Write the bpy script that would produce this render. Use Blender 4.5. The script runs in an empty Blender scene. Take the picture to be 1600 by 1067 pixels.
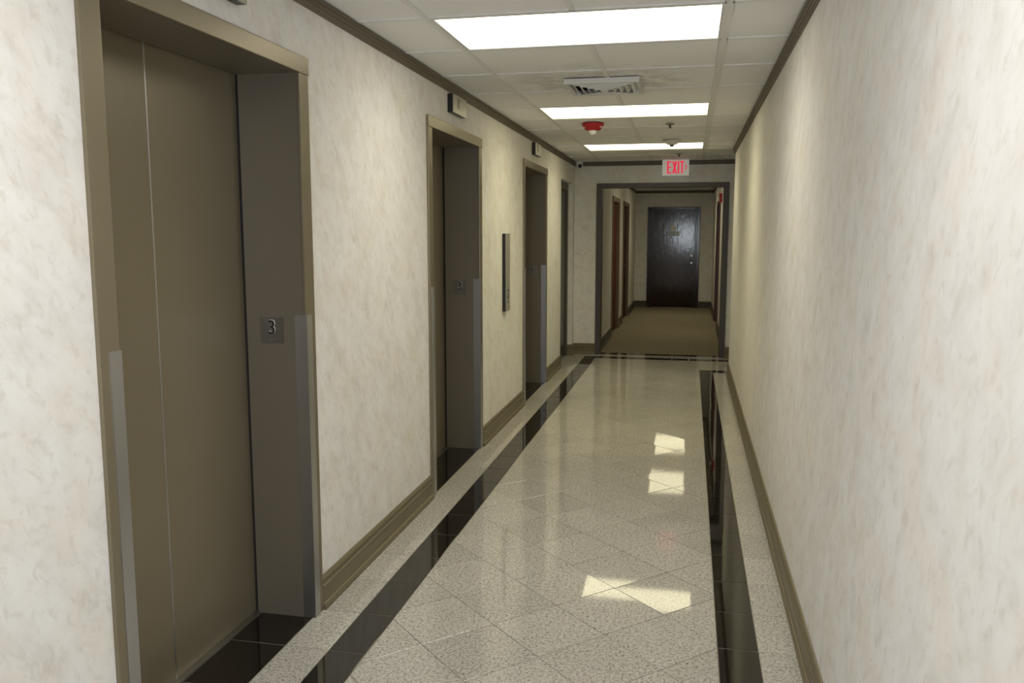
import bpy, bmesh, math, random
from mathutils import Matrix, Vector

random.seed(7)
SC = bpy.context.scene
COL = SC.collection
R = math.radians

# ------------------------------------------------------------------ camera, world, exposure
cam_d = bpy.data.cameras.new('camera')
cam = bpy.data.objects.new('camera', cam_d); COL.objects.link(cam)
cam_d.sensor_fit = 'HORIZONTAL'; cam_d.sensor_width = 36.0
cam_d.lens = 36.0 * 1314.95 / 1600.0
cam_d.clip_start = 0.05
yaw, pit = 0.20738, 0.12640
fwd = Vector((-math.sin(yaw)*math.cos(pit), math.cos(yaw)*math.cos(pit), -math.sin(pit)))
rgt = Vector((math.cos(yaw), math.sin(yaw), 0))
upv = rgt.cross(fwd)
cam.matrix_world = Matrix(((rgt.x, upv.x, -fwd.x, 0), (rgt.y, upv.y, -fwd.y, 0), (rgt.z, upv.z, -fwd.z, 1.5), (0, 0, 0, 1)))
SC.camera = cam

LAMP = 3.7            # radiance of the fluorescent lenses
UNDER_LAMP = 6.6            # watts of the area lamp added under each lens, thrown mostly downwards
LAMP_COL = (1.0, 0.915, 0.60)
SKY = 17.0            # daylight seen through the window behind the camera
world = bpy.data.worlds.new('daylight'); SC.world = world
world.use_nodes = True
wb = world.node_tree.nodes['Background']
wb.inputs[0].default_value = (0.86, 0.93, 1.0, 1); wb.inputs[1].default_value = SKY
pl = bpy.data.lights.new('window_portal', 'AREA'); pl.shape = 'RECTANGLE'; pl.size = 0.9; pl.size_y = 1.0
pl.cycles.is_portal = True
plo = bpy.data.objects.new('window_portal', pl); COL.objects.link(plo)
plo.location = (-0.15, -1.37, 1.45); plo.rotation_euler = (R(90), 0, 0)

SC.view_settings.view_transform = 'Standard'; SC.view_settings.look = 'None'
SC.view_settings.exposure = 0.0; SC.view_settings.gamma = 1.0
SC.view_settings.use_curve_mapping = False

# ------------------------------------------------------------------ key dimensions (metres)
XL, XR = -1.42, 0.435          # corridor walls
H = 2.385                      # ceiling
YE = 10.54                     # end wall with the cased opening
YN = -1.3                      # near end of the corridor (window)
YR = 17.68                     # far end of the rear hall
RXL, RXR = -1.12, 0.45         # rear hall walls
YRW = 9.2                      # corner where the right wall turns into the side hall
HW = H+0.165                   # walls run up past the hung ceiling
XB = 3.4                       # end of the side hall
SB0, SB1 = 10.2, 10.355        # black cross strip
RB0, RB1 = 9.35, 9.52          # black strip turning into the side hall

# ------------------------------------------------------------------ mesh helpers
def new(): return bmesh.new()

def bx(bm, x0, x1, y0, y1, z0, z1):
    vs = [bm.verts.new(p) for p in ((x0,y0,z0),(x1,y0,z0),(x1,y1,z0),(x0,y1,z0),(x0,y0,z1),(x1,y0,z1),(x1,y1,z1),(x0,y1,z1))]
    for f in ((3,2,1,0),(4,5,6,7),(0,1,5,4),(1,2,6,5),(2,3,7,6),(3,0,4,7)):
        bm.faces.new([vs[i] for i in f])
    return bm

def box(*a): return bx(new(), *a)

def bev(bm, w, seg=2):
    bmesh.ops.bevel(bm, geom=list(bm.edges), offset=w, segments=seg, affect='EDGES', profile=0.7)
    return bm

def extr(bm, pts, fn, a0, a1):
    """extrude the closed outline pts (u,v) from a0 to a1; fn(u,v,a) -> xyz"""
    A = [bm.verts.new(fn(u, v, a0)) for u, v in pts]
    B = [bm.verts.new(fn(u, v, a1)) for u, v in pts]
    n = len(pts)
    for i in range(n):
        bm.faces.new((A[i], A[(i+1) % n], B[(i+1) % n], B[i]))
    bm.faces.new(A[::-1]); bm.faces.new(B)
    bmesh.ops.recalc_face_normals(bm, faces=bm.faces[:])
    return bm

def lathe(bm, prof, o=(0,0,0), n=28, fn=None):
    """spin profile (r,z); fn maps local xyz"""
    rings = []
    for r, z in prof:
        ring = []
        if r < 1e-6:
            p = (0, 0, z); ring = [bm.verts.new(p)]
        else:
            for i in range(n):
                a = 2*math.pi*i/n
                ring.append(bm.verts.new((r*math.cos(a), r*math.sin(a), z)))
        rings.append(ring)
    for a, b in zip(rings, rings[1:]):
        for i in range(n):
            j = (i+1) % n
            if len(a) == 1 and len(b) == 1: continue
            if len(a) == 1: bm.faces.new((a[0], b[i], b[j]))
            elif len(b) == 1: bm.faces.new((a[i], a[j], b[0]))
            else: bm.faces.new((a[i], a[j], b[j], b[i]))
    bmesh.ops.recalc_face_normals(bm, faces=bm.faces[:])
    for v in bm.verts:
        p = fn(*v.co) if fn else v.co
        v.co = Vector(p) + Vector(o)
    return bm

def finish(name, bm, mat, parent=None, smooth=False):
    me = bpy.data.meshes.new(name)
    bm.to_mesh(me); bm.free()
    me.materials.append(mat)
    if smooth:
        for p in me.polygons: p.use_smooth = True
        try: me.set_sharp_from_angle(angle=R(40))
        except Exception: pass
    o = bpy.data.objects.new(name, me); COL.objects.link(o)
    o.parent = parent
    return o

def struct(name, bm, mat, parent=None):
    o = finish(name, bm, mat, parent)
    if parent is None: o['kind'] = 'structure'
    return o

def empty(name, loc):
    o = bpy.data.objects.new(name, None); COL.objects.link(o)
    o.location = loc; o.empty_display_size = 0.1
    return o

def tag(o, label, cat, group=None):
    o['label'] = label; o['category'] = cat
    if group: o['group'] = group
    return o

def copy_tree(o, parent=None):
    c = o.copy(); COL.objects.link(c); c.parent = parent
    for ch in list(o.children): copy_tree(ch, c)
    return c

# ------------------------------------------------------------------ materials
def mat(name, col=(0.5,0.5,0.5), rough=0.5, metal=0.0, spec=0.5, emit=None, estr=0.0):
    m = bpy.data.materials.new(name); m.use_nodes = True
    b = m.node_tree.nodes['Principled BSDF']
    b.inputs['Base Color'].default_value = (*col, 1)
    b.inputs['Roughness'].default_value = rough
    b.inputs['Metallic'].default_value = metal
    b.inputs['Specular IOR Level'].default_value = spec
    if emit:
        b.inputs['Emission Color'].default_value = (*emit, 1)
        b.inputs['Emission Strength'].default_value = estr
    return m

class NT:
    def __init__(s, m): s.t = m.node_tree; s.b = s.t.nodes['Principled BSDF']
    def n(s, ty, **kw):
        nd = s.t.nodes.new(ty)
        for k, v in kw.items():
            if k.startswith('i_'): nd.inputs[k[2:].replace('_', ' ')].default_value = v
            else: setattr(nd, k, v)
        return nd
    def l(s, a, b): s.t.links.new(a, b)
    def coord(s, scale=(1,1,1), rot=(0,0,0), kind='Object', vt='POINT'):
        tc = s.n('ShaderNodeTexCoord'); mp = s.n('ShaderNodeMapping'); mp.vector_type = vt
        mp.inputs['Scale'].default_value = scale; mp.inputs['Rotation'].default_value = rot
        s.l(tc.outputs[kind], mp.inputs['Vector']); return mp.outputs[0]
    def noise(s, v, sc, det=3.0, rough=0.55, dist=0.0):
        nd = s.n('ShaderNodeTexNoise', i_Scale=sc, i_Detail=det, i_Roughness=rough, i_Distortion=dist)
        s.l(v, nd.inputs['Vector']); return nd.outputs['Fac']
    def ramp(s, fac, stops):
        nd = s.n('ShaderNodeValToRGB'); e = nd.color_ramp.elements
        while len(e) < len(stops): e.new(0.5)
        for i, (p, c) in enumerate(stops):
            e[i].position = p; e[i].color = (*c, 1)
        s.l(fac, nd.inputs[0]); return nd.outputs[0]
    def mix(s, fac, a, b, mode='MIX'):
        nd = s.n('ShaderNodeMix', data_type='RGBA', blend_type=mode)
        for inp, v in ((nd.inputs[0], fac), (nd.inputs[6], a), (nd.inputs[7], b)):
            if hasattr(v, 'is_linked') or hasattr(v, 'links'): s.l(v, inp)
            else: inp.default_value = v if isinstance(v, (int, float)) else (*v, 1)
        return nd.outputs[2]
    def math(s, op, a, b=0.0, c=None):
        nd = s.n('ShaderNodeMath', operation=op)
        for i, v in enumerate((a, b) if c is None else (a, b, c)):
            if hasattr(v, 'links'): s.l(v, nd.inputs[i])
            else: nd.inputs[i].default_value = v
        return nd.outputs[0]
    def bump(s, h, strength, dist=0.01):
        nd = s.n('ShaderNodeBump', i_Strength=strength, i_Distance=dist)
        s.l(h, nd.inputs['Height']); s.l(nd.outputs[0], s.b.inputs['Normal'])
    def base(s, c): s.l(c, s.b.inputs['Base Color'])

def m_wallpaper():
    m = mat('wallpaper', rough=0.62, spec=0.25); t = NT(m)
    v = t.coord((1, 1, 1.55), (0.75, 0.0, 0.0), vt='TEXTURE')
    a = t.noise(v, 13.0, 4.0, 0.62, 0.4)
    b = t.noise(t.coord((1, 1, 1.5), (0.55, 0.0, 0.0), vt='TEXTURE'), 34.0, 3.0, 0.6, 0.5)
    c = t.noise(t.coord((1, 1, 1)), 5.0, 3.0, 0.6)
    col = t.ramp(a, [(0.30, (0.70, 0.675, 0.635)), (0.47, (0.765, 0.75, 0.72)), (0.62, (0.80, 0.79, 0.765))])
    pink = t.ramp(c, [(0.45, (1, 1, 1)), (0.72, (0.99, 0.955, 0.905))])
    col = t.mix(1.0, col, pink, 'MULTIPLY')
    sp = t.ramp(b, [(0.30, (0.90, 0.885, 0.86)), (0.46, (1, 1, 1))])
    t.base(t.mix(1.0, col, sp, 'MULTIPLY'))
    t.bump(t.math('ADD', a, t.math('MULTIPLY', b, 0.5)), 0.10, 0.01)
    return m

def m_granite(name='speckled_granite'):
    m = mat(name, rough=0.045, spec=0.62); t = NT(m)
    v = t.coord()
    oi = t.n('ShaderNodeObjectInfo')
    off = t.n('ShaderNodeVectorMath', operation='ADD'); t.l(v, off.inputs[0])
    cm = t.n('ShaderNodeCombineXYZ'); t.l(t.math('MULTIPLY', oi.outputs['Random'], 40.0), cm.inputs[0]); t.l(t.math('MULTIPLY', oi.outputs['Random'], 17.0), cm.inputs[1])
    t.l(cm.outputs[0], off.inputs[1]); p = off.outputs[0]
    big = t.noise(p, 6.0, 2.0)
    a = t.noise(p, 130.0, 2.0, 0.6)
    b = t.noise(p, 240.0, 2.0, 0.6)
    c = t.noise(p, 85.0, 3.0, 0.65)
    col = t.ramp(c, [(0.36, (0.40, 0.377, 0.325)), (0.47, (0.61, 0.583, 0.525)), (0.62, (0.73, 0.703, 0.65))])
    dark = t.ramp(a, [(0.33, (0.30, 0.29, 0.25)), (0.43, (1, 1, 1))])
    col = t.mix(1.0, col, dark, 'MULTIPLY')
    dk2 = t.ramp(b, [(0.30, (0.35, 0.34, 0.31)), (0.40, (1, 1, 1))])
    col = t.mix(1.0, col, dk2, 'MULTIPLY')
    col = t.mix(1.0, col, t.ramp(big, [(0.3, (0.93, 0.93, 0.92)), (0.7, (1.0, 1.0, 0.99))]), 'MULTIPLY')
    val = t.math('MULTIPLY_ADD', oi.outputs['Random'], 0.08, 0.74)
    cv = t.n('ShaderNodeCombineXYZ'); [t.l(val, cv.inputs[i]) for i in range(3)]
    t.base(t.mix(1.0, col, cv.outputs[0], 'MULTIPLY'))
    t.bump(t.noise(p, 7.0, 1.0), 0.02, 0.004)
    return m

def m_black():
    m = mat('black_granite', (0.007, 0.0065, 0.006), 0.035, 0, 0.55); t = NT(m)
    a = t.noise(t.coord(), 180.0, 2.0)
    t.base(t.ramp(a, [(0.5, (0.009, 0.007, 0.0055)), (0.75, (0.022, 0.018, 0.014))]))
    return m

def m_bronze(name, col, rough=0.36, metal=0.55):
    m = mat(name, col, rough, metal, 0.5); t = NT(m)
    a = t.noise(t.coord((1, 1, 0.08)), 60.0, 3.0)
    b = t.noise(t.coord(), 3.0, 3.0)
    lo = tuple(c*0.93 for c in col); hi = tuple(c*1.05 for c in col)
    t.base(t.mix(b, lo, hi))
    t.l(t.math('MULTIPLY_ADD', a, 0.10, rough-0.05), t.b.inputs['Roughness'])
    return m

def m_painted(name, col, rough=0.4):
    m = mat(name, col, rough); t = NT(m)
    a = t.noise(t.coord((1, 0.25, 1)), 22.0, 3.0)
    t.base(t.mix(a, tuple(c*0.9 for c in col), tuple(c*1.08 for c in col)))
    return m

def m_wood(name, col, rough=0.28, axis=2, spec=0.6):
    m = mat(name, col, rough, 0, spec); t = NT(m)
    sc = [14, 14, 14]; sc[axis] = 1.0
    a = t.noise(t.coord(tuple(sc)), 4.0, 4.0, 0.6, 0.8)
    t.base(t.ramp(a, [(0.3, tuple(c*0.55 for c in col)), (0.6, col), (0.8, tuple(c*1.35 for c in col))]))
    t.bump(t.noise(t.coord((9, 9, 4)), 2.5, 3.0), 0.07, 0.01)
    return m

def m_ceiltile():
    m = mat('ceiling_tile', (0.70, 0.69, 0.66), 0.9, 0, 0.1); t = NT(m)
    g = t.n('ShaderNodeNewGeometry')
    a = t.noise(g.outputs['Position'], 120.0, 3.0, 0.7)
    col = t.ramp(a, [(0.35, (0.83, 0.825, 0.815)), (0.6, (0.885, 0.88, 0.87))])
    # dust carried out of the air vent
    d = t.n('ShaderNodeVectorMath', operation='DISTANCE'); t.l(g.outputs['Position'], d.inputs[0]); d.inputs[1].default_value = (-0.52, 5.1, H)
    near = t.ramp(d.outputs['Value'], [(0.22, (1, 1, 1)), (0.62, (0, 0, 0))])
    s = t.ramp(t.noise(g.outputs['Position'], 7.0, 4.0, 0.7), [(0.42, (0, 0, 0)), (0.66, (1, 1, 1))])
    sep = t.n('ShaderNodeSeparateColor'); t.l(t.mix(1.0, near, s, 'MULTIPLY'), sep.inputs[0])
    col = t.mix(t.math('MULTIPLY', sep.outputs[0], 0.75), col, (0.36, 0.34, 0.30))
    t.base(col); t.bump(a, 0.15, 0.003)
    return m

def m_carpet():
    m = mat('carpet', rough=0.95, spec=0.05); t = NT(m)
    v = t.coord()
    a = t.noise(v, 190.0, 3.0, 0.7)
    b = t.noise(t.coord((6, 0.7, 1)), 9.0, 3.0, 0.6)
    c1 = t.ramp(a, [(0.3, (0.19, 0.16, 0.11)), (0.55, (0.30, 0.26, 0.185)), (0.75, (0.39, 0.34, 0.25))])
    t.base(t.mix(1.0, c1, t.ramp(b, [(0.35, (0.80, 0.80, 0.80)), (0.65, (1.05, 1.05, 1.05))]), 'MULTIPLY'))
    t.bump(a, 0.5, 0.004)
    return m

M = dict(
    wall=m_wallpaper(), granite=m_granite(), black=m_black(),
    grout=mat('grout', (0.17, 0.157, 0.125), 0.8), 
    frame=m_bronze('bronze_frame', (0.235, 0.20, 0.135), 0.35, 0.5),
    edoor=m_bronze('bronze_door', (0.225, 0.190, 0.128), 0.36, 0.3),
    jamb=m_bronze('bronze_jamb', (0.20, 0.172, 0.130), 0.38, 0.4),
    steel=mat('stainless_steel', (0.50, 0.50, 0.515), 0.34, 1.0),
    plate=mat('brushed_plate', (0.25, 0.24, 0.225), 0.34, 1.0),
    alu=mat('aluminium_sill', (0.42, 0.41, 0.38), 0.4, 1.0),
    base=m_painted('baseboard_paint', (0.150, 0.125, 0.072), 0.40),
    cornice=m_painted('cornice_paint', (0.115, 0.090, 0.055), 0.42),
    ctile=m_ceiltile(), cbar=mat('ceiling_bar', (0.77, 0.765, 0.75), 0.5),
    lens=mat('fluorescent_lens', (0.9, 0.9, 0.88), 0.4, 0, 0.3, LAMP_COL, LAMP),
    lens_cool=mat('fluorescent_lens_cool', (0.9, 0.9, 0.88), 0.4, 0, 0.3, (1.0, 0.97, 0.94), LAMP*1.25),
    lens_mid=mat('fluorescent_lens_mid', (0.9, 0.9, 0.88), 0.4, 0, 0.3, (1.0, 0.945, 0.78), LAMP),
    lens_rear=mat('fluorescent_lens_rear', (0.9, 0.9, 0.88), 0.4, 0, 0.3, LAMP_COL, LAMP*0.62),
    white=mat('white_plastic', (0.74, 0.73, 0.70), 0.45), vent=mat('white_metal', (0.70, 0.70, 0.69), 0.4),
    dark=mat('dark_void', (0.012, 0.012, 0.012), 0.8),
    blackp=mat('black_plastic', (0.010, 0.009, 0.010), 0.35),
    lface=mat('champagne_metal', (0.40, 0.38, 0.32), 0.38, 0.6),
    sface=mat('station_metal', (0.40, 0.385, 0.34), 0.36, 0.35),
    smoke=mat('smoked_display', (0.16, 0.14, 0.11), 0.25),
    carpet=m_carpet(), casing=m_bronze('dark_casing', (0.058, 0.045, 0.035), 0.38, 0.2),
    dwood=m_wood('dark_walnut', (0.030, 0.0115, 0.0055), 0.10, spec=0.5), dcase=m_wood('dark_walnut_casing', (0.024, 0.013, 0.010), 0.14),
    rwood=m_wood('red_mahogany', (0.105, 0.028, 0.014), 0.35), bwood=m_wood('brown_wood_casing', (0.20, 0.125, 0.055), 0.4),
    rdoor=m_wood('satin_mahogany', (0.115, 0.024, 0.012), 0.55, spec=0.15), ddoor=m_wood('satin_walnut', (0.035, 0.015, 0.009), 0.55, spec=0.15),
    red=mat('red_plastic', (0.42, 0.010, 0.018), 0.35), clear=mat('strobe_lens', (0.86, 0.87, 0.86), 0.08, 0, 0.8),
    exitred=mat('exit_red', (0.7, 0.02, 0.05), 0.5, 0, 0.3, (1.0, 0.03, 0.09), 0.6),
    exitface=mat('lit_exit_panel', (0.74, 0.73, 0.68), 0.45, 0, 0.3, (1.0, 0.96, 0.86), 0.16),
    ivory=mat('ivory_plastic', (0.66, 0.62, 0.52), 0.4), chrome=mat('chrome', (0.72, 0.72, 0.73), 0.16, 1.0),
    sign=mat('cream_sign', (0.85, 0.83, 0.66), 0.4), signd=mat('grey_green_sign', (0.20, 0.21, 0.15), 0.25, 0.2),
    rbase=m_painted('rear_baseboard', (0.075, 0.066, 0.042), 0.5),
    lcase=m_painted('alcove_casing', (0.085, 0.064, 0.040), 0.4), ldoor=m_painted('alcove_door', (0.030, 0.022, 0.015), 0.35),
    concrete=mat('concrete', (0.5, 0.49, 0.47), 0.9),
)
def pane_mat():
    m = bpy.data.materials.new('window_glass'); m.use_nodes = True
    t = m.node_tree; t.nodes.clear()
    o = t.nodes.new('ShaderNodeOutputMaterial'); mx = t.nodes.new('ShaderNodeMixShader')
    tr = t.nodes.new('ShaderNodeBsdfTransparent'); gl = t.nodes.new('ShaderNodeBsdfGlossy'); gl.inputs['Roughness'].default_value = 0.02
    mx.inputs[0].default_value = 0.06
    t.links.new(tr.outputs[0], mx.inputs[1]); t.links.new(gl.outputs[0], mx.inputs[2]); t.links.new(mx.outputs[0], o.inputs[0])
    return m
M['pane'] = pane_mat()

# ------------------------------------------------------------------ elevator openings in the left wall
EW, EI0, EI1 = 1.215, 0.075, 1.14           # casing width, clear opening (local y)
EZ, EZT = 2.085, 2.147                      # clear height, top of header
EY = [1.79, 4.482, 7.20]
AL0, AL1, ALZ = 9.41, 10.38, 2.115          # alcove
XA = -1.477                                 # face of its door frame

# ------------------------------------------------------------------ floor
floor = struct('floor', box(-1.86, XB+0.1, YN-0.15, 10.72, -0.12, -0.0010), M['grout'])

def poly_tile(pts, name, m, tilt=0.0, dz=0.0, gap=0.0016, bevel=0.0012):
    """one stone tile: outline pts on the floor, its own object with a hair of tilt"""
    cx = sum(p[0] for p in pts)/len(pts); cy = sum(p[1] for p in pts)/len(pts)
    # shrink for the joint
    n = len(pts); q = []
    for i in range(n):
        a, b, c = Vector(pts[i-1]), Vector(pts[i]), Vector(pts[(i+1) % n])
        e1 = (b-a).normalized(); e2 = (c-b).normalized()
        n1 = Vector((-e1.y, e1.x)); n2 = Vector((-e2.y, e2.x))
        k = n1+n2; d = 1+n1.dot(n2)
        if d < 0.05: return None
        q.append(b + k*(gap/d))
    bm = new()
    lo = [bm.verts.new((p.x-cx, p.y-cy, -0.010)) for p in q]
    hi = [bm.verts.new((p.x-cx, p.y-cy, -0.0006)) for p in q]
    tp = []
    for i in range(n):
        a, b, c = q[i-1], q[i], q[(i+1) % n]
        e1 = (b-a).normalized(); e2 = (c-b).normalized()
        k = Vector((-e1.y, e1.x))+Vector((-e2.y, e2.x)); d = 1+Vector((-e1.y, e1.x)).dot(Vector((-e2.y, e2.x)))
        w = b + k*(bevel/d)
        tp.append(bm.verts.new((w.x-cx, w.y-cy, 0)))
    for i in range(n):
        j = (i+1) % n
        bm.faces.new((lo[i], lo[j], hi[j], hi[i])); bm.faces.new((hi[i], hi[j], tp[j], tp[i]))
    bm.faces.new(tp)
    o = finish(name, bm, m, floor)
    o.location = (cx, cy, dz)
    o.rotation_euler = (R(random.gauss(0, tilt)), R(random.gauss(0, tilt)), 0)
    return o

def clip(pts, x0, x1, y0, y1):
    def cl(ps, f, inter):
        out = []
        for i in range(len(ps)):
            a, b = ps[i-1], ps[i]
            fa, fb = f(a), f(b)
            if (fa >= 0) != (fb >= 0):
                t = fa/(fa-fb); out.append((a[0]+(b[0]-a[0])*t, a[1]+(b[1]-a[1])*t))
            if fb >= 0: out.append(b)
        return out
    for f in (lambda p: p[0]-x0, lambda p: x1-p[0], lambda p: p[1]-y0, lambda p: y1-p[1]):
        if len(pts) < 3: return []
        pts = cl(pts, f, None)
    # drop coincident points
    out = []
    for p in pts:
        if not out or (abs(p[0]-out[-1][0])+abs(p[1]-out[-1][1])) > 1e-4: out.append(p)
    if len(out) > 1 and (abs(out[0][0]-out[-1][0])+abs(out[0][1]-out[-1][1])) < 1e-4: out.pop()
    return out

def area(ps): return 0.5*abs(sum(ps[i-1][0]*ps[i][1]-ps[i][0]*ps[i-1][1] for i in range(len(ps)))) if len(ps) > 2 else 0

def rect(x0, x1, y0, y1): return [(x0,y0),(x1,y0),(x1,y1),(x0,y1)]

TY0 = 1.05                      # built tile by tile from here on; plain stone slab behind the camera
D = 0.2162                      # half diagonal of a field tile
FX0, FX1 = -1.105, 0.135
for a in range(-12, 16):
    for b in range(-14, 40):
        if (a+b) % 2: continue
        cx = -0.063 + D + D*a; cy = 3.238 + D*b
        dm = [(cx-D, cy), (cx, cy-D), (cx+D, cy), (cx, cy+D)]
        for rc in ((FX0, FX1, TY0, SB0), (FX1, 1.7, RB1, SB0)):
            ps = clip(dm, *rc)
            if area(ps) > 0.0008: poly_tile(ps, 'field_tile', M['granite'], 0.10)
J0, JS = 2.699, 0.3075
def runs(y0, y1):
    k = math.floor((y0-J0)/JS); out = []
    while J0+k*JS < y1-0.02:
        a = max(y0, J0+k*JS); b = min(y1, J0+(k+1)*JS)
        if b-a > 0.02: out.append((a, b))
        k += 1
    return out
def xruns(x0, x1, s=0.3075, o=-1.105):
    k = math.floor((x0-o)/s); out = []
    while o+k*s < x1-0.02:
        a = max(x0, o+k*s); b = min(x1, o+(k+1)*s)
        if b-a > 0.02: out.append((a, b))
        k += 1
    return out
for a, b in runs(TY0, SB1): poly_tile(rect(-1.25, -1.105, a, b), 'black_tile', M['black'], 0.06)
for a, b in runs(TY0, YE): poly_tile(rect(XL, -1.25, a, b), 'border_tile', M['granite'], 0.06)
for a, b in runs(TY0, RB1): poly_tile(rect(FX1, 0.28, a, b), 'black_tile', M['black'], 0.06)
for a, b in runs(TY0, RB0): poly_tile(rect(0.28, XR, a, b), 'border_tile', M['granite'], 0.06)
for a, b in xruns(-1.105, 2.0): poly_tile(rect(a, b, SB0, SB1), 'black_tile', M['black'], 0.06)
for a, b in xruns(-1.25, 2.0): poly_tile(rect(a, b, SB1, YE), 'border_tile', M['granite'], 0.06)
for a, b in xruns(0.28, 1.7): poly_tile(rect(a, b, RB0, RB1), 'black_tile', M['black'], 0.06)
for a, b in xruns(XR, 1.7): poly_tile(rect(a, b, YRW, RB0), 'border_tile', M['granite'], 0.06)
for a, b in xruns(-1.09, 0.39): poly_tile(rect(a, b, YE, 10.555), 'border_tile', M['granite'], 0.0)
for a, b in xruns(-1.09, 0.39): poly_tile(rect(a, b, 10.555, 10.70), 'black_tile', M['black'], 0.06)
for a, b in runs(AL0, AL1): poly_tile(rect(-1.50, XL, a, b), 'border_tile', M['granite'], 0.06)
for y0 in EY:
    for a, b in runs(y0+EI0, y0+EI1): poly_tile(rect(XL-0.222, XL, a, b), 'threshold_tile', M['black'], 0.06)
finish('stone_slab', box(XL, XR, YN, TY0, -0.012, 0.0), M['granite'], floor)
finish('stone_slab', box(1.7, XB, YRW, SB0, -0.012, 0.0), M['granite'], floor)
finish('stone_slab', box(2.0, XB, SB0, YE, -0.012, 0.0), M['granite'], floor)

rfloor = struct('floor_rear', box(RXL-0.25, RXR+0.25, 10.72, YR+0.25, -0.12, -0.006), M['grout'])
nrow = 0
y = 10.70
while y < YR-0.05:                                   # carpet laid as strips of squares
    x = RXL
    for x1 in (-0.66, -0.05, RXR):
        bm = box(x+0.0006, x1-0.0006, y+0.0006, min(y+0.61, YR)-0.0006, -0.0055, 0.003)
        finish('carpet_tile', bm, M['carpet'], rfloor)
        x = x1
    y += 0.61

# ------------------------------------------------------------------ walls
bm = new(); WT = XL-0.32
ys = YN
for y0 in EY:
    bx(bm, WT, XL, ys, y0+0.055, 0, HW); bx(bm, WT, XL, y0+0.055, y0+1.16, EZ+0.02, HW); ys = y0+1.16
bx(bm, WT, XL, ys, AL0, 0, HW); bx(bm, WT, XL, AL0, AL1, ALZ, HW); bx(bm, WT, XL, AL1, YE, 0, HW)
wall_left = struct('wall_left', bm, M['wall'])
struct('wall_shaft', box(WT-0.1, WT, YN, YE+0.2, 0, HW), M['concrete'])
bm = new(); bx(bm, XR, XR+0.2, YN, YRW, 0, HW); bx(bm, XR+0.2, XB, YRW-0.12, YRW, 0, HW)
struct('wall_right', bm, M['wall'])
OX0, OX1, OZ = -1.095, 0.39, 2.082                    # cased opening in the end wall
bm = new(); bx(bm, WT, OX0, YE, YE+0.18, 0, HW); bx(bm, OX1, XB, YE, YE+0.18, 0, HW); bx(bm, OX0, OX1, YE, YE+0.18, OZ, HW)
struct('wall_end', bm, M['wall'])
struct('wall_side_hall', box(XB, XB+0.1, YRW-0.12, YE+0.18, 0, HW), M['wall'])
# near end wall with the window
WX0, WX1, WZ0, WZ1 = -0.60, 0.30, 0.95, 1.95
bm = new(); bx(bm, WT, WX0, YN-0.15, YN, 0, HW); bx(bm, WX1, XR+0.2, YN-0.15, YN, 0, HW); bx(bm, WX0, WX1, YN-0.15, YN, 0, WZ0); bx(bm, WX0, WX1, YN-0.15, YN, WZ1, HW)
struct('wall_near', bm, M['wall'])
win = struct('window_1', bx(bx(bx(bx(new(), WX0, WX0+0.04, YN-0.12, YN-0.05, WZ0, WZ1), WX1-0.04, WX1, YN-0.12, YN-0.05, WZ0, WZ1), WX0+0.04, WX1-0.04, YN-0.12, YN-0.05, WZ0, WZ0+0.04), WX0+0.04, WX1-0.04, YN-0.12, YN-0.05, WZ1-0.04, WZ1), M['casing'])
finish('pane', box(WX0+0.04, WX1-0.04, YN-0.09, YN-0.084, WZ0+0.04, WZ1-0.04), M['pane'], win)
finish('sill', bev(box(WX0-0.04, WX1+0.04, YN, YN+0.05, WZ0-0.03, WZ0), 0.004), M['casing'], win)
# rear hall; two doors in its left wall, one in its right wall
LD = [(12.40, 13.62), (14.42, 15.72)]
RD = (13.62, 15.05); DZ = 2.0
bm = new(); ys = YE+0.18
for a, b in LD:
    bx(bm, RXL-0.15, RXL, ys, a+0.07, 0, HW); bx(bm, RXL-0.15, RXL, a+0.07, b-0.07, DZ, HW); ys = b-0.07
bx(bm, RXL-0.15, RXL, ys, YR, 0, HW)
struct('wall_rear_left', bm, M['wall'])
bm = new(); a, b = RD
bx(bm, RXR, RXR+0.15, YE+0.18, a+0.07, 0, HW); bx(bm, RXR, RXR+0.15, a+0.07, b-0.07, DZ, HW); bx(bm, RXR, RXR+0.15, b-0.07, YR, 0, HW)
struct('wall_rear_right', bm, M['wall'])
FD0, FD1, FDZ = -0.775, 0.095, 1.965
bm = new(); bx(bm, RXL-0.15, FD0, YR, YR+0.15, 0, HW); bx(bm, FD1, RXR+0.15, YR, YR+0.15, 0, HW); bx(bm, FD0, FD1, YR, YR+0.15, FDZ, HW)
struct('wall_rear', bm, M['wall'])
bm = new(); bx(bm, RXL-0.15, RXR+0.15, YR+0.15, YR+0.2, 0, HW); bx(bm, RXL-0.2, RXL-0.15, YE+0.18, YR+0.15, 0, HW); bx(bm, RXR+0.15, RXR+0.2, YE+0.18, YR+0.15, 0, HW)
struct('wall_rear_backing', bm, M['concrete'])

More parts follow.
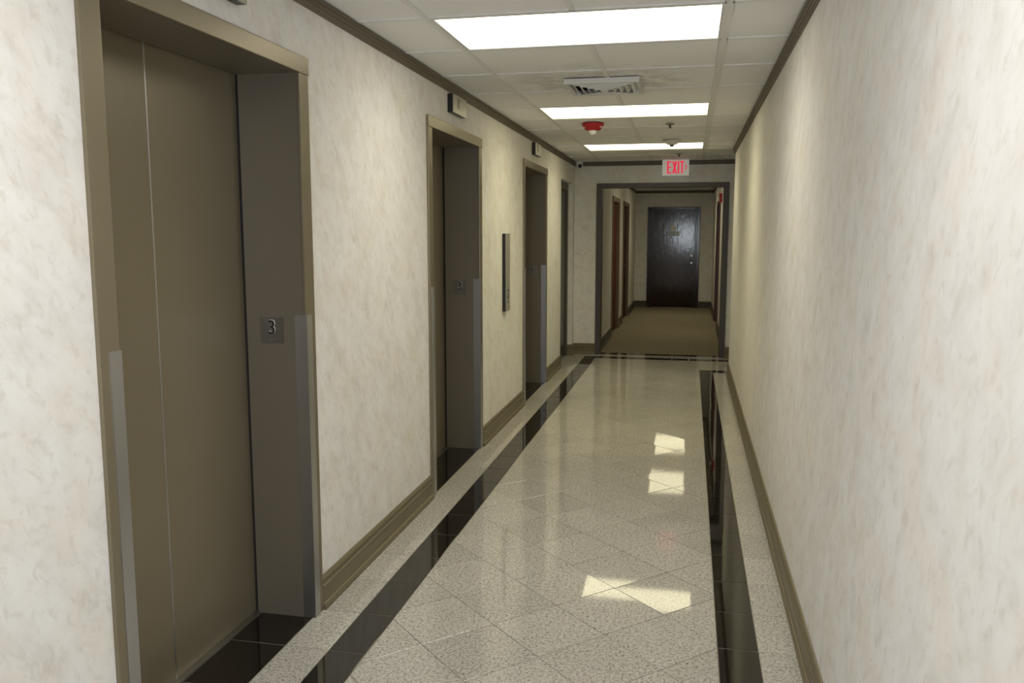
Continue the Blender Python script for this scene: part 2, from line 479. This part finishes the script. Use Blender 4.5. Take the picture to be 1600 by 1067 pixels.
# ------------------------------------------------------------------ ceiling
ceil = struct('ceiling', box(WT-0.1, XB+0.1, YN-0.15, YR+0.2, H+0.16, H+0.26), M['concrete'])
GX = [XL, -1.095, -0.485, 0.125, XR]
GY0, GS = 3.475, 0.632
LROWS = (-4, 0, 4, 8)
BW = 0.012
def tile(x0, x1, y0, y1, nm='ceiling_tile'):
    g = 0.002
    finish(nm, box(x0+g, x1-g, y0+g, y1-g, H+0.0065, H+0.022), M['ctile'], ceil)
def bar(x0, x1, y0, y1):
    finish('ceiling_bar', box(x0, x1, y0, y1, H, H+0.0065), M['cbar'], ceil)
ks = range(-8, 12)
for k in ks:
    y0 = max(GY0+GS*k, YN); y1 = min(GY0+GS*(k+1), YE)
    for i in range(4):
        if k in LROWS and i in (1, 2): continue
        tile(GX[i], GX[i+1], y0, y1)
    for i in range(4):                                   # cross bars at the near edge of the row
        bar(GX[i]+(BW if i else 0), GX[i+1]-(BW if i < 3 else 0), y0-BW if k > -8 else y0, y0+BW)
for x in GX[1:4]:
    w = 0.019 if x > 0 else BW
    if x == -0.485:                                      # the middle runner stops at the light fixtures
        edges = [YN]+[v for k in LROWS for v in (GY0+GS*k-BW, GY0+GS*(k+1)+BW)]+[YE]
        for a, b in zip(edges[::2], edges[1::2]):
            if b-a > 0.05: bar(x-w, x+w, a, b)
    else: bar(x-w, x+w, YN, YE)
for k in (9, 10, 11):                                    # side hall
    y0 = max(GY0+GS*k, YRW); y1 = min(GY0+GS*(k+1), YE)
    for x0 in (XR, 0.735, 1.345, 1.955, 2.565):
        x1 = {XR: 0.735}.get(x0, x0+0.61); tile(x0, min(x1, XB), y0, y1)
    bar(XR, XB, max(y0-BW, YRW), y0+BW)
for x in (0.735, 1.345, 1.955, 2.565): bar(x-BW, x+BW, YRW, YE)
# rear hall ceiling: runners at -0.572 and 0.03
RGX = [RXL, -0.572, 0.030, RXR]; RY0 = 10.72; RLROWS = (3, 4, 7, 8)
for k in range(12):
    y0 = RY0+0.61*k; y1 = min(y0+0.61, YR)
    if y1-y0 < 0.05: continue
    for i in range(3):
        if k in RLROWS and i == 1: continue
        tile(RGX[i], RGX[i+1], y0, y1)
    for i in range(3):
        if i == 1 and k in (4, 8): continue
        bar(RGX[i]+(BW if i else 0), RGX[i+1]-(BW if i < 2 else 0), max(y0-BW, RY0), y0+BW)
for x in RGX[1:3]: bar(x-BW, x+BW, RY0, YR)

def troffer(x0, x1, y0, y1, label, group=None, lens='lens'):
    t = empty('ceiling_light', ((x0+x1)/2, (y0+y1)/2, H)); hx, hy = (x1-x0)/2-0.013, (y1-y0)/2-0.013
    bm = new(); w = 0.014
    bx(bm, -hx, hx, -hy, -hy+w, 0.001, 0.10); bx(bm, -hx, hx, hy-w, hy, 0.001, 0.10)
    bx(bm, -hx, -hx+w, -hy+w, hy-w, 0.001, 0.10); bx(bm, hx-w, hx, -hy+w, hy-w, 0.001, 0.10)
    bx(bm, -hx, hx, -hy, hy, 0.10, 0.105)
    finish('frame', bm, M['vent'], t)
    finish('diffuser', box(-hx+w, hx-w, -hy+w, hy-w, 0.012, 0.018), M[lens], t)
    ld = bpy.data.lights.new('tubes', 'AREA'); ld.shape = 'RECTANGLE'; ld.size = 2*hx-0.06; ld.size_y = 2*hy-0.06  # extra area lamp just below the lens, added to push light downwards
    col, k = {'lens_cool': ((1.0, 0.97, 0.94), 1.25), 'lens_mid': ((1.0, 0.945, 0.78), 1.0), 'lens': (LAMP_COL, 1.0), 'lens_rear': (LAMP_COL, 0.5)}[lens]
    ld.color = col; ld.energy = UNDER_LAMP*k; ld.spread = R(125)
    lo = bpy.data.objects.new('tubes', ld); COL.objects.link(lo); lo.parent = t; lo.location = (0, 0, 0.010)
    return tag(t, label, 'ceiling light', group)
LL = {0: 'bright rectangular ceiling light set beside the elevator farthest from the exit sign',
      -4: 'rectangular ceiling light beyond the first elevator, nearest the corridor window',  # out of view, added to brighten the walls near the camera
      4: 'bright rectangular ceiling light between the air vent and the red strobe',
      8: 'bright rectangular ceiling light next to the exit sign and smoke detector',}
for k in LROWS: troffer(-1.095, 0.125, GY0+GS*k, GY0+GS*(k+1), LL[k], 'recessed ceiling lights of the corridor', {-4: 'lens_cool', 0: 'lens_mid'}.get(k, 'lens'))
troffer(-0.572, 0.030, RY0+0.61*3, RY0+0.61*5, 'lengthwise ceiling light in the carpeted hall between its two left doors and opening', 'recessed lights of the carpeted hall', 'lens_rear')
troffer(-0.572, 0.030, RY0+0.61*7, RY0+0.61*9, 'lengthwise ceiling light in the carpeted hall before the dark wooden door', 'recessed lights of the carpeted hall', 'lens_rear')

# ------------------------------------------------------------------ baseboards and cornices
BP = [(0,0),(0.024,0),(0.024,0.014),(0.019,0.024),(0.013,0.027),(0.013,0.088),(0.0165,0.092),(0.0165,0.098),(0.012,0.102),(0.010,0.112),(0.013,0.116),(0.013,0.124),(0.007,0.134),(0,0.136)]
CP = [(0,-0.050),(0.006,-0.050),(0.008,-0.043),(0.012,-0.041),(0.013,-0.032),(0.018,-0.028),(0.019,-0.018),(0.024,-0.013),(0.026,0),(0,0)]
def run(name, pts, side, wpos, a0, a1, z, m):
    fn = {'L': lambda u, v, a: (wpos+u, a, z+v), 'R': lambda u, v, a: (wpos-u, a, z+v),
          'E': lambda u, v, a: (a, wpos-u, z+v), 'N': lambda u, v, a: (a, wpos+u, z+v)}[side]
    return struct(name, extr(new(), pts, fn, a0, a1), m)
segs = [(YN, EY[0]), (EY[0]+EW, EY[1]), (EY[1]+EW, EY[2]), (EY[2]+EW, AL0)]
for a, b in segs: run('baseboard_left', BP, 'L', XL, a, b, 0, M['base'])
run('baseboard_left', BP, 'L', XL, AL1, YE, 0, M['base'])
run('baseboard_left', BP, 'E', AL1, XA, XL+0.024, 0, M['base'])
run('baseboard_right', BP, 'R', XR, YN, YRW, 0, M['base'])
run('baseboard_right', BP, 'N', YRW, XR-0.0, XB, 0, M['base'])
run('baseboard_end', BP, 'E', YE, XL, OX0-0.052, 0, M['base'])
run('baseboard_end', BP, 'E', YE, OX1+0.052, XB, 0, M['base'])
run('trim_1', CP, 'L', XL, YN, YE, H, M['cornice'])
run('trim_2', CP, 'R', XR, YN, YRW+0.026, H, M['cornice'])
run('trim_3', CP, 'E', YE, XL, XB, H, M['cornice'])
run('trim_4', CP, 'N', YRW, XR, XB, H, M['cornice'])
ys = YE+0.18
for a, b in LD+[(YR, YR)]:
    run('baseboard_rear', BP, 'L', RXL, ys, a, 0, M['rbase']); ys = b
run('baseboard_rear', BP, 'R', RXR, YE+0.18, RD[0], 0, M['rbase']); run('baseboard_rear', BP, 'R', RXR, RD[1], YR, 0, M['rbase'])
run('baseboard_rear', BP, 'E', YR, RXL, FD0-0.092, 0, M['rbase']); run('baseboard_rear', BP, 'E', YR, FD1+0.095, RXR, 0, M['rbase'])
run('trim_5', CP, 'L', RXL, YE+0.18, YR, H, M['cornice']); run('trim_6', CP, 'R', RXR, YE+0.18, YR, H, M['cornice']); run('trim_7', CP, 'E', YR, RXL, RXR, H, M['cornice'])
# casing of the opening into the carpeted hall
bm = new(); cw = 0.052
bx(bm, OX0-cw, OX0, YE-0.018, YE, 0, OZ+cw-0.010); bx(bm, OX1, OX1+cw, YE-0.018, YE, 0, OZ+cw-0.010); bx(bm, OX0, OX1, YE-0.018, YE, OZ, OZ+cw-0.010)
bx(bm, OX0-0.0, OX0+0.012, YE-0.018, YE+0.18, 0, OZ); bx(bm, OX1-0.012, OX1, YE-0.018, YE+0.18, 0, OZ); bx(bm, OX0+0.012, OX1-0.012, YE-0.018, YE+0.18, OZ-0.012, OZ)
struct('trim_8', bm, M['casing'])

# ------------------------------------------------------------------ elevators
def text_bm(s, size, depth, fn):
    cu = bpy.data.curves.new('t', 'FONT'); cu.body = s; cu.size = size; cu.extrude = depth
    cu.align_x = 'CENTER'; cu.align_y = 'CENTER'; cu.resolution_u = 6
    o = bpy.data.objects.new('t', cu); COL.objects.link(o)
    bpy.context.view_layer.update()
    me = bpy.data.meshes.new_from_object(o.evaluated_get(bpy.context.evaluated_depsgraph_get()))
    bpy.data.objects.remove(o); bpy.data.curves.remove(cu)
    bm = new(); bm.from_mesh(me); bpy.data.meshes.remove(me)
    for v in bm.verts: v.co = Vector(fn(*v.co))
    bmesh.ops.recalc_face_normals(bm, faces=bm.faces[:])
    return bm

def make_elevator():
    e = empty('elevator_doorway', (XL, 0, 0)); P = 0.012; RD_ = -0.234
    for s in (0, 1):                                    # jambs: face strip + lining
        ya, yb = (0, EI0) if s == 0 else (EI1, EW)
        bm = new(); bx(bm, 0, P, ya, yb, 0, EZ)
        finish('casing', bev(bm, 0.0025), M['frame'], e)
        ya, yb = (0.056, EI0) if s == 0 else (EI1, 1.159)
        finish('jamb', box(RD_, 0, ya, yb, 0, EZ), M['jamb'], e)
    finish('header', bev(box(0, P+0.003, -0.002, EW+0.002, EZ, EZT), 0.003), M['frame'], e)
    finish('soffit', box(RD_, 0, 0.056, 1.159, EZ, EZ+0.018), M['jamb'], e)
    mid = (EI0+EI1)/2
    for s in (0, 1):
        y0, y1 = (0.03, mid-0.0015) if s == 0 else (mid+0.0015, 1.185)
        bm = box(-0.285, -0.247, y0, y1, 0.004, EZ+0.06)
        finish('door_panel', bev(bm, 0.0025), M['edoor'], e)
    finish('nosing', box(-0.253, -0.2465, mid-0.0035, mid+0.0035, 0.004, EZ+0.05), M['steel'], e)
    for ya, yb in ((0.056, 0.070), (1.145, 1.159)):       # solid dark strips stand in for shade in the running gap
        finish('door_pocket', box(-0.2465, RD_, ya, yb, 0.004, EZ+0.018), M['dark'], e)
    finish('sill', box(-0.285, -0.222, 0.056, 1.159, -0.01, 0.0035), M['alu'], e)
    for s in (0, 1):                                    # stainless corner guards
        bm = new(); zt = 1.197; t = 0.0025
        if s == 0: bx(bm, P, P+t, EI0-0.043, EI0+t, 0.004, zt+0.012); bx(bm, -0.036, P, EI0, EI0+t, 0.004, zt+0.012)
        else: bx(bm, P, P+t, EI1-t, EI1+0.043, 0.004, zt); bx(bm, -0.036, P, EI1-t, EI1, 0.004, zt)
        finish('corner_guard', bm, M['steel'], e)
    pl_ = finish('floor_plate', bev(box(-0.177, -0.081, EI1-0.003, EI1, 1.090, 1.187), 0.001), M['plate'], e)
    cx, cz = -0.129, 1.148
    finish('digit_edge', text_bm('3', 0.075, 0.0012, lambda x, y, z: (cx+0.0020+x*0.92, EI1-0.004-z, cz+0.0022+y)), M['white'], pl_)  # white offset copy paints a highlight along the upper right of the digit
    finish('digit', text_bm('3', 0.075, 0.0012, lambda x, y, z: (cx+x*0.92, EI1-0.0058-z, cz+y)), M['blackp'], pl_)
    for dx, dz in ((-0.003, 0), (0.003, 0), (-0.003, -0.006)):
        finish('braille_dot', lathe(new(), [(0.0018,0),(0.0014,0.0011),(0,0.0015)], (cx+dx, EI1-0.003, 1.106+dz), 10, lambda x, y, z: (x, -z, y)), M['chrome'], pl_, True)
    return e
ev = make_elevator()
ELAB = ['brown metal elevator doorway with a steel 3 plate, farthest from the exit sign',
        'brown metal elevator doorway with a 3 plate, middle one of the three elevators',
        'brown metal elevator doorway with a 3 plate, closest to the exit sign']
for i, y0 in enumerate(EY):
    o = ev if i == 0 else copy_tree(ev)
    o.location = (XL, y0, 0); tag(o, ELAB[i], 'elevator', 'elevators along the left wall')

# hall lanterns above the elevators
def make_lantern():
    t = empty('elevator_lantern', (XL, 0, 2.217)); hh = 0.106
    finish('housing', bev(box(0, 0.032, 0, 0.30, 0, hh), 0.002), M['blackp'], t)
    bm = new(); s0, s1 = 0.085, 0.135                     # face plate with a display slot
    bx(bm, 0.032, 0.036, 0, s0, 0, hh); bx(bm, 0.032, 0.036, s1, 0.30, 0, hh); bx(bm, 0.032, 0.036, s0, s1, 0, 0.030); bx(bm, 0.032, 0.036, s0, s1, 0.094, hh)
    finish('face_plate', bm, M['lface'], t)
    finish('display', box(0.032, 0.034, s0, s1, 0.030, 0.094), M['smoke'], t)
    finish('marker', box(0.036, 0.0368, s0, s1, 0.020, 0.028), M['white'], t)
    return t
ln = make_lantern()
for i, (y0, lb) in enumerate(((2.23, 'black floor indicator box above the elevator doorway farthest from the exit sign'),
                              (4.905, 'black and champagne floor indicator box above the middle elevator doorway'),
                              (7.62, 'black floor indicator box above the elevator doorway closest to the exit sign'))):
    o = ln if i == 0 else copy_tree(ln)
    o.location = (XL, y0, 2.217); tag(o, lb, 'floor indicator', 'floor indicators above the elevators')

# call station between the second and third elevators
t = empty('call_station', (XL, 6.38, 0.905))
finish('housing', bev(box(0, 0.027, 0, 0.15, 0, 0.602), 0.002), M['blackp'], t)
fp = finish('face_plate', bev(box(0.027, 0.030, 0.001, 0.149, 0.001, 0.601), 0.001), M['sface'], t)
for z, r in ((0.16, 0.010), (0.128, 0.006), (0.108, 0.010), (0.07, 0.005)):
    finish('button', lathe(new(), [(r, 0), (r, 0.003), (r*0.8, 0.0045), (0, 0.005)], (0.030, 0.075, z), 16, lambda x, y, z_: (z_, x, y)), M['blackp'], fp, True)
tag(t, 'tall narrow elevator call panel with black sides on the wall between two elevators', 'call panel')

# ------------------------------------------------------------------ alcove door beyond the third elevator
d = struct('door_1', box(XA-0.05, XA-0.02, AL0, AL1, 0.004, 2.03), M['ldoor'])
bm = new(); bx(bm, XA-0.05, XA, AL1-0.07, AL1, 0, ALZ); bx(bm, XA-0.05, XA, AL0, AL0+0.07, 0, ALZ); bx(bm, XA-0.05, XA, AL0+0.07, AL1-0.07, 2.03, ALZ)
finish('door_frame', bm, M['lcase'], d)
bm = lathe(new(), [(0.0, 0.06), (0.022, 0.058), (0.027, 0.045), (0.022, 0.032), (0.010, 0.026), (0.010, 0.006), (0.028, 0.004), (0.028, 0)], (XA-0.02, AL0+0.14, 1.0), 18, lambda x, y, z: (z, x, y))
finish('door_knob', bm, M['chrome'], d, True)

# ------------------------------------------------------------------ doors of the carpeted hall
def lever(parent, o, ax, m=None, back=True):
    """plate + spindle + lever; ax maps (out, along, up) to xyz"""
    bm = new()
    def B(a0, a1, b0, b1, c0, c1):
        p = [ax(a, b, c) for a in (a0, a1) for b in (b0, b1) for c in (c0, c1)]
        xs, ys_, zs = zip(*p); bx(bm, o[0]+min(xs), o[0]+max(xs), o[1]+min(ys_), o[1]+max(ys_), o[2]+min(zs), o[2]+max(zs))
    B(0, 0.008, -0.028, 0.028, -0.05, 0.14 if back else 0.05)
    B(0.008, 0.05, -0.010, 0.010, -0.010, 0.010)
    B(0.042, 0.056, -0.010, 0.11, -0.010, 0.010)
    return finish('door_handle', bm, m or M['chrome'], parent)
for i, (a, b) in enumerate(LD):
    sl, cs = ((M['rdoor'], M['bwood']), (M['ddoor'], M['bwood']))[i]
    d = struct('door_%d' % (i+2), box(RXL-0.065, RXL-0.030, a+0.085, b-0.085, 0.005, DZ-0.015), sl)
    bm = new(); cw = 0.07
    bx(bm, RXL, RXL+0.016, a, a+cw, 0, DZ+0.06); bx(bm, RXL, RXL+0.016, b-cw, b, 0, DZ+0.06); bx(bm, RXL, RXL+0.016, a+cw, b-cw, DZ-0.012, DZ+0.06)
    bx(bm, RXL-0.15, RXL, a+cw, a+cw+0.015, 0, DZ); bx(bm, RXL-0.15, RXL, b-cw-0.015, b-cw, 0, DZ); bx(bm, RXL-0.15, RXL, a+cw+0.015, b-cw-0.015, DZ-0.015, DZ)
    finish('door_frame', bm, cs if i == 0 else M['bwood'], d)
    if i == 1: lever(d, (RXL-0.030, a+0.17, 0.98), lambda o_, s_, u: (o_, s_, u))
a, b = RD
d = struct('door_4', box(RXR+0.030, RXR+0.065, a+0.085, b-0.085, 0.005, DZ-0.015), M['rdoor'])
bm = new()
bx(bm, RXR-0.018, RXR, a, a+cw, 0, DZ+0.06); bx(bm, RXR-0.018, RXR, b-cw, b, 0, DZ+0.06); bx(bm, RXR-0.018, RXR, a+cw, b-cw, DZ-0.012, DZ+0.06)
bx(bm, RXR, RXR+0.15, a+cw, a+cw+0.015, 0, DZ); bx(bm, RXR, RXR+0.15, b-cw-0.015, b-cw, 0, DZ); bx(bm, RXR, RXR+0.15, a+cw+0.015, b-cw-0.015, DZ-0.015, DZ)
finish('door_frame', bm, M['rwood'], d)
# the dark wooden door at the end
d = struct('door_5', bev(box(FD0+0.018, FD1-0.018, YR+0.03, YR+0.075, 0.006, FDZ-0.018), 0.003), M['dwood'])
bm = new(); c0, c1, cz = FD0-0.092, FD1+0.095, 2.055
PC = [(0,0),(0.010,0),(0.016,0.012),(0.016,0.03),(0.022,0.04),(0.022,0.085),(0.012,0.0925),(0,0.0925)]
extr(bm, PC, lambda u, v, a_: (FD0-v, YR-u, a_), 0, FDZ+0.09)
extr(bm, PC, lambda u, v, a_: (FD1+v, YR-u, a_), 0, FDZ+0.09)
extr(bm, PC, lambda u, v, a_: (a_, YR-u, FDZ+v), FD0, FD1)
bx(bm, FD0, FD0+0.018, YR, YR+0.15, 0, FDZ); bx(bm, FD1-0.018, FD1, YR, YR+0.15, 0, FDZ); bx(bm, FD0+0.018, FD1-0.018, YR, YR+0.15, FDZ-0.018, FDZ)
finish('door_frame', bm, M['dcase'], d)
finish('deadbolt', lathe(new(), [(0.030,0),(0.030,0.012),(0.024,0.020),(0.014,0.022),(0,0.022)], (0.03, YR+0.03, 1.063), 20, lambda x, y, z: (x, -z, y)), M['chrome'], d, True)
hb = lathe(new(), [(0.030,0),(0.030,0.006),(0.012,0.010),(0.012,0.030),(0.026,0.036),(0.030,0.050),(0.022,0.062),(0,0.065)], (0.03, YR+0.03, 0.92), 20, lambda x, y, z: (x, -z, y))
finish('door_knob', hb, M['chrome'], d, True)
s1 = tag(finish('door_notice', bev(box(-0.394, -0.296, YR+0.024, YR+0.030, 1.580, 1.676), 0.001), M['sign']), 'small square cream notice fixed on the dark wooden door', 'sign')
s2 = empty('door_nameplate', (-0.342, YR+0.030, 1.470))
finish('plate', bev(box(-0.126, 0.126, -0.006, 0, 0, 0.095), 0.001), M['signd'], s2)
for x, z in ((0.02, 0.078), (0.06, 0.072), (0.105, 0.05), (0.108, 0.025)):
    finish('fleck', box(x-0.012, x+0.012, -0.0068, -0.006, z-0.006, z+0.006), M['sign'], s2)
tag(s2, 'wide grey-green nameplate below the square notice on the dark wooden door', 'nameplate')

# ------------------------------------------------------------------ things on the ceiling and walls
# air vent: concentric square louvres
vx, vy = -0.52, 5.15
t = empty('air_vent', (vx, vy, H))
VS = 0.215
def sq_ring(bm, r0, z0, r1, z1, th=0.0025):
    """sloping square frame from half-size r0 at z0 to r1 at z1"""
    o0 = [bm.verts.new((sx*r0, sy*r0, z0)) for sx, sy in ((-1,-1),(1,-1),(1,1),(-1,1))]
    o1 = [bm.verts.new((sx*r1, sy*r1, z1)) for sx, sy in ((-1,-1),(1,-1),(1,1),(-1,1))]
    p0 = [bm.verts.new((sx*(r0-th), sy*(r0-th), z0+th)) for sx, sy in ((-1,-1),(1,-1),(1,1),(-1,1))]
    p1 = [bm.verts.new((sx*(r1-th), sy*(r1-th), z1+th)) for sx, sy in ((-1,-1),(1,-1),(1,1),(-1,1))]
    for i in range(4):
        j = (i+1) % 4
        bm.faces.new((o0[i], o0[j], o1[j], o1[i])); bm.faces.new((p0[j], p0[i], p1[i], p1[j]))
        bm.faces.new((o0[j], o0[i], p0[i], p0[j])); bm.faces.new((o1[i], o1[j], p1[j], p1[i]))
    return bm
finish('backing', box(-VS+0.02, VS-0.02, -VS+0.02, VS-0.02, -0.004, 0.0), M['dark'], t)
bm = new(); 
for (x0, x1, y0, y1) in ((-VS, VS, -VS, -VS+0.022), (-VS, VS, VS-0.022, VS), (-VS, -VS+0.022, -VS+0.022, VS-0.022), (VS-0.022, VS, -VS+0.022, VS-0.022)):
    bx(bm, x0, x1, y0, y1, -0.030, 0.0)
finish('frame', bm, M['vent'], t)
for r, z in ((0.188, 0.033), (0.152, 0.036), (0.116, 0.039), (0.080, 0.042), (0.044, 0.045)):
    finish('louvre', sq_ring(new(), r-0.026, -z, r, -0.008), M['vent'], t)
finish('louvre', box(-0.02, 0.02, -0.02, 0.02, -0.047, -0.044), M['vent'], t)
tag(t, 'square white louvred air vent on the ceiling between two light panels', 'vent')

def lathe_down(prof, n=28): return lathe(new(), prof, (0, 0, 0), n, lambda x, y, z: (x, y, -z))
t = empty('fire_alarm_strobe', (-0.79, 6.92, H))
body = finish('body', lathe_down([(0, 0), (0.088, 0), (0.090, 0.010), (0.086, 0.018), (0.060, 0.050), (0.046, 0.056), (0, 0.056)]), M['red'], t, True)
finish('lens', lathe_down([(0.032, 0.054), (0.032, 0.066), (0.026, 0.080), (0.014, 0.089), (0, 0.091)]), M['clear'], t, True)
for s in (-1, 1):
    finish('marking', box(s*0.050-0.011, s*0.050+0.011, -0.0655, -0.063, -0.036, -0.031), M['white'], t).rotation_euler = (0, 0, s*0.35)
tag(t, 'red ceiling fire alarm with a clear strobe lens', 'fire alarm')

t = empty('smoke_detector', (-0.195, 8.27, H))
finish('base', lathe_down([(0, 0), (0.083, 0), (0.083, 0.008), (0.074, 0.012), (0, 0.012)]), M['white'], t, True)
finish('cover', lathe_down([(0.066, 0.012), (0.062, 0.028), (0.040, 0.042), (0.020, 0.046), (0.0, 0.046)]), M['white'], t, True)
finish('sensor', lathe_down([(0.020, 0.044), (0.020, 0.056), (0.012, 0.060), (0, 0.060)]), M['blackp'], t, True)
tag(t, 'round off-white smoke detector on the ceiling in front of the last light panel', 'smoke detector')

def sprinkler(x, y, label):
    t = empty('sprinkler_head', (x, y, H))
    finish('escutcheon', lathe_down([(0, 0), (0.036, 0), (0.033, 0.006), (0.016, 0.010), (0, 0.010)], 20), M['alu'], t, True)
    finish('stem', lathe_down([(0.009, 0.009), (0.009, 0.018), (0.006, 0.020), (0.006, 0.028), (0.004, 0.030)], 14), M['casing'], t, True)
    finish('deflector', lathe_down([(0.0, 0.0295), (0.015, 0.0295), (0.017, 0.032), (0.0, 0.032)], 16), M['casing'], t, True)
    tag(t, label, 'sprinkler', 'ceiling sprinklers')
sprinkler(-0.184, 7.07, 'small ceiling sprinkler head beside the red strobe')
sprinkler(-0.146, 9.65, 'small ceiling sprinkler head just above the exit sign')

t = empty('security_camera', (-1.352, 10.40, H)); t.scale = (1.25, 1.25, 1.25)
finish('base', lathe_down([(0, 0), (0.040, 0), (0.040, 0.016), (0.034, 0.022), (0, 0.022)], 22), M['white'], t, True)
bdy = lathe(new(), [(0.0, -0.034), (0.018, -0.030), (0.030, -0.018), (0.034, 0.0), (0.033, 0.016), (0.028, 0.026), (0.0, 0.026)], (0, 0, -0.042), 24, lambda x, y, z: (x+0.45*z, -0.88*z-0.1*y, y-0.15*z))
hd = finish('ball_housing', bdy, M['white'], t, True)
finish('lens', lathe(new(), [(0.019, 0.024), (0.019, 0.030), (0.012, 0.033), (0.0, 0.033)], (0, 0, -0.042), 20, lambda x, y, z: (x+0.45*z, -0.88*z-0.1*y, y-0.15*z)), M['blackp'], hd, True)
tag(t, 'small white turret security camera with a black lens in the ceiling corner', 'security camera')

# exit sign hanging at the ceiling before the cased opening
EXY = 10.36; sx0, sx1 = -0.35, -0.036; szt = H-0.001; szb = 2.195
t = empty('exit_sign', ((sx0+sx1)/2, EXY, szb))
w = (sx1-sx0)/2; hh = szt-szb
finish('housing', bev(box(-w, w, 0, 0.045, 0, hh-0.004), 0.004), M['exitface'], t)
finish('mount', box(-0.06, 0.06, 0.005, 0.04, hh-0.004, hh), M['white'], t)
LZ0, LZ1 = 0.026, hh-0.020; LH = LZ1-LZ0
def letters():
    out = []
    st = 0.0155
    f0, f1 = -0.0025, 0.001
    x = -w+0.056
    bm = new(); bx(bm, x, x+st*1.2, f0, f1, LZ0, LZ1)
    for z in (LZ0, (LZ0+LZ1)/2-st/2, LZ1-st): bx(bm, x+st*1.2, x+0.05, f0, f1, z, z+st)
    out.append(bm); x += 0.060
    bm = new(); wd = 0.058
    for s in (0, 1):
        xa, xb = (x, x+wd-0.020) if s == 0 else (x+wd-0.020, x)
        extr(bm, [(xa, LZ1), (xa+0.020, LZ1), (xb+0.020, LZ0), (xb, LZ0)], lambda u, v, a: (u, a, v), f0-0.0003*s, f1)
    out.append(bm); x += wd+0.007
    bm = new(); bx(bm, x, x+st*1.15, f0, f1, LZ0, LZ1); out.append(bm); x += st*1.15+0.007
    bm = new(); bx(bm, x, x+0.050, f0, f1, LZ1-st, LZ1); bx(bm, x+0.0165, x+0.0335, f0, f1, LZ0, LZ1-st); out.append(bm); x += 0.053
    bm = new(); zc = (LZ0+LZ1)/2; cw_ = 0.028; ch = 0.030; k = 0.011
    extr(bm, [(x, zc+ch), (x+k, zc+ch), (x+cw_+k*0.4, zc), (x+k, zc-ch), (x, zc-ch), (x+cw_-k*0.6, zc)], lambda u, v, a: (u, a, v), f0, f1)
    out.append(bm)
    return out
for bm, nm in zip(letters(), ['letter', 'letter', 'letter', 'letter', 'arrow']):
    finish(nm, bm, M['exitred'], t)
tag(t, 'white exit sign with lit red letters and an arrow pointing right', 'exit sign')

# fire strobe on the right wall of the carpeted hall
t = empty('wall_strobe', (RXR, 13.1, 1.975))
finish('body', bev(box(-0.045, 0, -0.06, 0.06, 0, 0.135), 0.004), M['red'], t)
finish('lens', bev(box(-0.075, -0.045, -0.045, 0.045, 0.015, 0.060), 0.006), M['clear'], t)
tag(t, 'red wall strobe with a clear lens above the right door of the carpeted hall', 'fire alarm')

# socket on the right wall
t = empty('wall_outlet', (XR, 5.07, 0.325))
fp = finish('cover_plate', bev(box(-0.005, 0, -0.037, 0.037, 0, 0.125), 0.0015), M['ivory'], t)
for z in (0.038, 0.087):
    s = finish('socket', bev(box(-0.0075, -0.005, -0.017, 0.017, z-0.015, z+0.015), 0.001), M['ivory'], fp)
finish('screw', lathe(new(), [(0.0035, 0), (0.003, 0.001), (0, 0.0013)], (-0.005, 0, 0.0625), 10, lambda x, y, z: (-z, x, y)), M['chrome'], fp, True)
tag(t, 'ivory electrical outlet low on the wall opposite the elevators', 'outlet')
